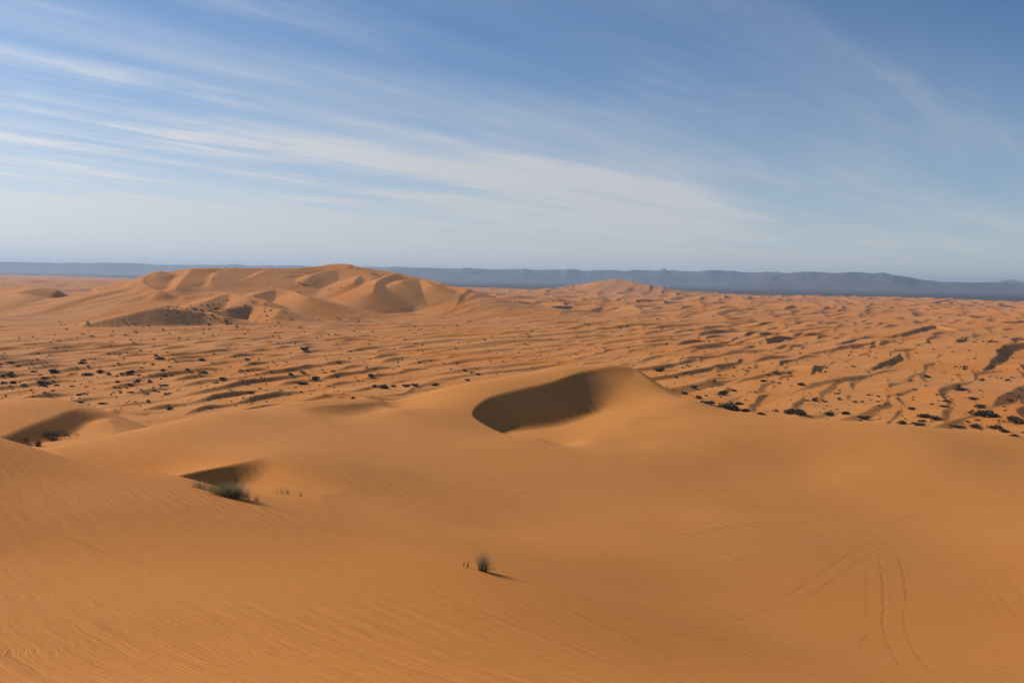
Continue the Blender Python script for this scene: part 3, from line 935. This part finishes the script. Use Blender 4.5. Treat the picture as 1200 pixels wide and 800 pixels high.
G_R = "large dark shrubs along the foot of the right dune"
BIG = [  # base point in the photograph, width in pixels, label
    (1150, 487, 27, "widest dark shrub at the right, a long low mound", 0.6), (1193, 496, 18, "dark oval shrub cut by the right picture edge", 0.8),
    (1081, 489, 13, "dark round shrub left of a similar one, beyond the right dune lip", 0.9), (1098, 492, 12, "dark shrub just right of its near twin beyond the right dune lip", 0.9),
    (1079, 494, 8, "small shrub tucked under the dark round shrub at right", 0.8), (1075, 499, 13, "flat dark shrub touching the right dune lip", 0.7),
    (1056, 497, 10, "dark shrub at the dune lip left of the flat one", 0.8), (1012, 491, 13, "lone flat shrub a little above the right dune lip", 0.7),
    (1142, 501, 12, "dark shrub at the dune lip below the widest mound", 0.8), (1164, 502, 13, "large dark shrub at the dune lip, right of its like", 0.8),
    (1177, 506, 11, "brownish shrub at the right dune lip, last but one", 0.8), (1188, 512, 9, "low shrub on the dune lip close to the right edge", 0.8),
    (1121, 501, 14, "ragged thin shrub spreading along the right dune lip", 0.5), (1149, 478, 10, "shrub leaning right just above the widest mound", 0.9),
    (1141, 468, 9, "small dark shrub on the sand slope above the leaning one", 0.7), (1111, 471, 10, "flat shrub on the open sand in the right middle ground", 0.6),
    (1106, 477, 9, "flat shrub below the open sand shrub at right", 0.6), (1069, 480, 8, "shrub at the end of a shaded crest at right", 0.8),
    (1087, 442, 8, "lone shrub high on the right dunes under a small crest", 0.8), (1127, 457, 14, "ragged shrub below the steep slip face at right", 0.5),
    (1185, 470, 7, "small shrub near the right edge on a shaded crest", 0.7),
    (939, 487, 14, "dense black shrub, right half of a touching pair", 1.0), (924, 485, 14, "paler shrub, left half of a touching pair", 0.9),
    (853, 480, 21, "broad dark shrub at the dune lip right of the main dune", 0.9), (828, 475, 16, "greyish shrub left of the broad one at the main dune's flank", 0.8),
    (867, 474, 10, "shrub close behind the broad dark one", 0.8), (874, 481, 14, "low spreading shrub right of the broad dark one", 0.5),
    (893, 486, 10, "flat black shrub sitting right on the dune lip", 0.8), (846, 463, 13, "tall dark shrub on the end of a crest", 1.0),
    (818, 467, 8, "round dark shrub above the main dune's right flank", 0.9), (812, 454, 8, "slanting shrub high above the main dune's right flank", 0.8),
    (802, 462, 7, "shrub at the very edge of the main dune's right flank", 0.8), (859, 458, 7, "shrub at the head of a curved crest", 0.8),
    (909, 437, 9, "flat lone shrub in a hollow between two crests", 0.6), (896, 447, 8, "small shrub on the sand below the hollow", 0.7),
    (938, 451, 9, "ragged shrub under a shaded crest, right of centre", 0.7), (955, 467, 7, "upper of two stacked shrubs right of centre", 0.6),
    (956, 470, 8, "lower of two stacked shrubs right of centre", 0.7), (970, 486, 13, "brown shrub in the shade of a crest at the dune lip", 0.7),
    (992, 485, 10, "dark shrub right of the brown shaded one at the dune lip", 0.8), (771, 435, 12, "dark shrub in front of a short crest right of the main dune top", 0.8),
    (793, 443, 5, "pointed little shrub right of the main dune top", 1.0),
    (448, 455, 13, "biggest of the shrubs in the row left of the main dune", 0.9), (438, 453, 6, "small shrub touching the biggest of the row on its left", 0.9),
    (462, 453, 7, "small shrub between the two large ones of the row", 0.8), (476, 453, 10, "shrub of the row left of its slightly darker twin", 0.7),
    (486, 452, 9, "darker shrub of the row, right of its twin", 0.7), (509, 452, 9, "last shrub of the row, close to the main dune's skyline", 0.7),
    (435, 441, 9, "shrub with a smaller one behind, above the row", 0.8), (547, 446, 6, "shrub on the main dune's left skyline", 0.8),
    (544, 434, 6, "shrub at the lower end of a long crest", 0.7), (561, 439, 6, "shrub between the long crest and the main dune", 0.7),
    (553, 437, 5, "little round shrub beside the long crest's lower end", 0.9),
    (371, 445, 10, "round dark shrub on a pale mound in the left middle ground", 1.1), (356, 450, 13, "flat shrub in front of the round mound shrub", 0.5),
    (356, 411, 9, "lone round shrub far up the left dune flats", 1.1), (293, 461, 7, "small dark shrub just above the left dune lobe", 0.9),
    (260, 445, 9, "dark shrub trailing a lower one to its left", 0.8), (253, 449, 7, "low shrub at the foot of the trailing pair", 0.5),
    (413, 467, 6, "small shrub under the little crest behind the left lobe", 0.9),
    (50, 449, 11, "oval dark shrub in the left row, third from the picture edge", 0.7), (15, 449, 9, "dark shrub of the left row nearest the picture edge", 0.7),
    (104, 440, 11, "oval dark shrub in the middle of the left flats", 0.7), (151, 439, 9, "forked dark shrub in the left flats", 1.1),
    (118, 437, 9, "ragged shrub with a lower one below, left flats", 0.9), (64, 436, 11, "long ragged shrub right of the far left pair", 0.7),
    (186, 421, 10, "dark shrub with a flat crown beyond the left flats", 0.7), (236, 422, 9, "shrub leaning left beyond the left flats", 0.6),
    (153, 451, 9, "flat dark shrub below the forked one", 0.5), (159, 448, 7, "round shrub just above the flat one", 0.8), (194, 452, 10, "long flat shrub behind the left dune lobe", 0.4),
    (98, 426, 9, "dark shrub at the upper edge of the left flats", 0.7), (119, 473, 9, "flat shrub beside the far left dune's shoulder", 0.5),
    (94, 472, 6, "small shrub at the top of the far left dune", 0.8), (92, 463, 7, "pale shrub above the far left dune", 0.6), (40, 436, 8, "flat shrub left of the long ragged one", 0.5),
    (52, 443, 8, "shrub just above the oval one in the left row", 0.6), (198, 480, 7, "shrub half hidden behind the left dune lobe", 0.8),
    (237, 437, 10, "ragged shrub leaning right in the left flats", 0.6), (220, 433, 6, "upper shrub of a close pair in the left flats", 0.7),
]
for b in BIG:
    big_shrub(*b)

# many smaller shrubs: counted one by one up to the limit, the tiniest left as one mass
ZONES = [  # x range, y range, how many, pixel width range, words
    ((-10, 140), (420, 452), 24, (3.0, 7.0), "small dark shrub on the farther left flats, by the picture edge"),
    ((-10, 140), (452, 476), 14, (3.0, 7.0), "small dark shrub on the nearer left flats, behind the far left dune"),
    ((140, 290), (415, 450), 22, (3.0, 7.0), "small dark shrub on the flats between the left rows and the round mound shrub"),
    ((140, 290), (450, 484), 16, (3.0, 6.5), "small dark shrub on the flats just behind the left dune lobe"),
    ((290, 430), (425, 468), 22, (3.0, 6.5), "small dark shrub near the round mound shrub in the left middle ground"),
    ((430, 560), (418, 460), 18, (2.4, 5.0), "small shrub on the sand left of the main dune's skyline"),
    ((560, 690), (385, 422), 10, (2.0, 4.2), "tiny shrub between dune crests straight above the main dune"),
    ((690, 810), (385, 446), 14, (2.0, 4.5), "tiny shrub between dune crests right of the main dune top"),
    ((800, 900), (430, 482), 20, (3.0, 6.5), "small dark shrub beyond the main dune's right flank"),
    ((900, 1030), (430, 492), 22, (3.0, 6.5), "small dark shrub beyond the lip, in the middle of the right half"),
    ((1030, 1130), (430, 500), 20, (3.0, 6.5), "small dark shrub beyond the lip, left of the widest dark mound"),
    ((1130, 1215), (440, 510), 20, (3.0, 6.5), "small dark shrub around the widest dark mound at the right edge"),
    ((195, 265), (358, 380), 22, (2.0, 4.5), "tiny dark shrub below the shaded lobe at the great dune's foot"),
    ((265, 340), (352, 375), 10, (1.8, 4.0), "tiny dark shrub along the middle of the great dune's foot"),
    ((350, 400), (331, 343), 10, (1.8, 3.5), "tiny dark shrub in the shaded hollow of the great dune"),
]
spots = []
for (xa, xb), (ya, yb), n, (wa, wb), lab in ZONES:
    cl = [(random.uniform(xa, xb), random.uniform(ya, yb)) for _ in range(max(3, n // 5))]
    for i in range(n):
        if random.random() < 0.6:
            c = random.choice(cl); x_, y_ = random.gauss(c[0], 22), random.gauss(c[1], 4.5)
        else:
            x_, y_ = random.uniform(xa, xb), random.uniform(ya, yb)
        p = shoot(min(max(x_, xa), xb), min(max(y_, ya), yb), 20)
        if p is None or p.xy.length < 400:
            continue
        size = (wa + (wb - wa) * random.random() ** 2) / FPX * p.length
        o = link("small_shrub", SMALL[random.randrange(3)], None, p - Vector((0, 0, 0.05 * size)))
        o.rotation_euler = (0, 0, random.uniform(0, 6.28)); o.scale = (size, size, size * random.uniform(0.6, 1.0))
        thing(o, lab, "shrub", lab.replace("shrub", "shrubs", 1))

mco = []; mq = []
tiny = [((-20, 440), (395, 482), 420), ((780, 1220), (395, 512), 420), ((430, 800), (372, 450), 160), ((60, 420), (372, 395), 90), ((195, 330), (356, 384), 60)]
for (xa, xb), (ya, yb), n in tiny:
    for i in range(n):
        p = shoot(random.uniform(xa, xb), random.uniform(ya, yb), 20)
        if p is None or p.xy.length < 400:
            continue
        s = random.uniform(0.7, 2.3) / FPX * p.length
        for k in range(9):
            c = p + Vector((random.gauss(0, 0.4) * s, random.gauss(0, 0.4) * s, random.uniform(-0.05, 0.4) * s))
            a = Vector((random.uniform(-1, 1), random.uniform(-1, 1), random.uniform(-0.4, 0.4))) * s * 0.35
            u_ = Vector((random.uniform(-0.4, 0.4), random.uniform(-0.4, 0.4), 1)) * s * 0.45
            b = len(mco)
            mco += [c - a, c + a, c + a * 0.4 + u_, c - a * 0.4 + u_]; mq.append((b, b + 1, b + 2, b + 3))
sc_ = link("desert_scrub", mesh_from("desert_scrub", mco, quads=mq, mat=M_LEAF))
sc_['kind'] = 'stuff'; sc_['label'] = "scattered tiny desert scrub between the low dunes"


# grass tussocks on the near sand
def blades_mesh(name, n, hgt, spread, base, seed, mat, wid=0.006, lean=(0, 0), curl=0.35):
    r = np.random.default_rng(seed)
    co = []; q = []
    for i in range(n):
        a = r.uniform(0, 2 * math.pi)
        bx, by = r.normal(0, base, 2)
        L = hgt * r.uniform(0.55, 1.05)
        out = spread * math.sqrt(r.uniform(0, 1)) * L * 0.8
        dx_, dy_ = math.cos(a) * out + lean[0] * L, math.sin(a) * out + lean[1] * L
        hz = math.sqrt(max(L * L - dx_ * dx_ - dy_ * dy_, 0.04 * L * L))
        ca = a + math.pi / 2 + r.uniform(-0.8, 0.8)
        sx, sy = math.cos(ca) * wid, math.sin(ca) * wid
        b = len(co)
        for s_ in (0.0, 0.4, 0.75, 1.0):
            f_ = s_ ** (1 + curl)
            ww = (1 - s_ * 0.85)
            c = (bx + dx_ * f_, by + dy_ * f_, -0.05 + (hz + 0.05) * (s_ ** 0.9))
            co += [(c[0] - sx * ww, c[1] - sy * ww, c[2]), (c[0] + sx * ww, c[1] + sy * ww, c[2])]
        for k in range(3):
            q.append((b + 2 * k, b + 2 * k + 1, b + 2 * k + 3, b + 2 * k + 2))
    return mesh_from(name, co, quads=q, mat=mat)


M_BROWN = leaf_material("scrub_twig", rgb(0.13, 0.085, 0.05), rgb(0.22, 0.15, 0.085))


def tussock(px, py, hgt, spread, base, n, seed, label, lean=(0.0, 0.0), stalks=8, group=None, kind="grass_tussock", scale_x=1.0, wid=0.006):
    p = shoot(px, py)
    e = bpy.data.objects.new(kind, None); COL.objects.link(e); e.location = p; e.empty_display_size = 0.3
    e.scale = (scale_x, 1, 1)
    thing(e, label, "grass", group)
    link("blades", blades_mesh("grass_blades", n, hgt, spread, base, seed, M_BROWN if kind == 'straggling_scrub' else M_GRASS, wid, lean), e)
    if stalks:
        link("dry_stalks", blades_mesh("dry_stalks", stalks, hgt * 1.15, spread * 1.1, base * 1.2, seed + 1, M_STRAW, wid * 0.8, lean), e)
    return e


tussock(564.5, 668.5, 1.1, 1.0, 0.09, 520, 1, "lone green grass tussock fanning to the right on the near slope", lean=(0.30, 0), stalks=60)
tussock(543.5, 663.5, 0.42, 0.25, 0.015, 7, 3, "left of two wispy stems left of the lone tussock", lean=(0.1, 0), stalks=2, kind="grass_tuft", wid=0.014)
tussock(547.6, 664, 0.45, 0.3, 0.02, 8, 5, "right of two wispy stems left of the lone tussock", lean=(0.18, 0), stalks=4, kind="grass_tuft", wid=0.014)
tussock(268, 581.5, 1.1, 1.15, 0.24, 1500, 7, "large rounded green grass clump beside the dark sand wedge", stalks=120, scale_x=1.8)
tussock(248, 575, 0.6, 0.7, 0.18, 110, 17, "sparse grass just left of the large rounded clump", stalks=20, scale_x=1.5)
tussock(233, 571.5, 0.6, 0.6, 0.18, 150, 9, "low grass clump in front of the dark sand wedge", stalks=14, scale_x=1.4)
tussock(289, 584.5, 0.55, 0.6, 0.10, 60, 11, "small tuft just right of the large rounded clump", stalks=16, scale_x=1.3)
tussock(301, 587, 0.5, 0.6, 0.07, 26, 13, "straw coloured tuft lowest in the left grass row", stalks=30)
tussock(325, 578, 0.55, 0.2, 0.06, 10, 19, "thin upright stems at the left of the short row", stalks=8, kind="grass_tuft")
tussock(330, 578.5, 0.6, 0.2, 0.06, 18, 21, "second clump of upright stems in the short row", stalks=10, kind="grass_tuft")
tussock(336.5, 578.5, 0.62, 0.3, 0.08, 40, 23, "thickest dark clump of the short upright row", stalks=10, kind="grass_tuft")
tussock(352, 581.5, 0.5, 0.35, 0.07, 34, 25, "short dark tuft standing apart at the row's right", stalks=10, kind="grass_tuft")
# scrub in the far left dune's hollow
tussock(57, 510, 1.0, 1.1, 0.8, 420, 31, "straggling scrub at the foot of the far left slip face", stalks=60, kind="straggling_scrub", scale_x=2.6, wid=0.025)
tussock(45, 523, 1.5, 0.8, 0.2, 160, 33, "upright bush in the hollow below the far left dune", stalks=20, kind="straggling_scrub", wid=0.025)
tussock(62, 516, 1.0, 0.8, 0.35, 80, 35, "low bush in the hollow right of the upright one", stalks=20, kind="straggling_scrub", wid=0.025)
tussock(30, 516.5, 1.0, 0.6, 0.3, 60, 37, "low bush peeping over the near slope's edge at left", stalks=14, kind="straggling_scrub", wid=0.025)

# ------------------------------------------------------------------ haze
hz = 36000.0
co = [(x_, y_, z_) for z_ in (-9.0, 420.0) for y_ in (-hz, hz) for x_ in (-hz, hz)]
q = [(0, 2, 3, 1), (4, 5, 7, 6), (0, 1, 5, 4), (1, 3, 7, 5), (3, 2, 6, 7), (2, 0, 4, 6)]
hm = bpy.data.materials.new("haze_air"); hm.use_nodes = True
ht = NT(hm.node_tree); ht.n.clear()
pv_ = ht.node('ShaderNodeVolumePrincipled')
pv_.inputs['Color'].default_value = rgb(0.62, 0.78, 1.0)
pv_.inputs['Density'].default_value = 4.6e-5
pv_.inputs['Anisotropy'].default_value = 0.2
ht.l.new(pv_.outputs[0], ht.node('ShaderNodeOutputMaterial').inputs['Volume'])
ho = link("haze", mesh_from("haze", co, quads=q, mat=hm))
ho['kind'] = 'stuff'; ho['label'] = "thin blue haze in the desert air"
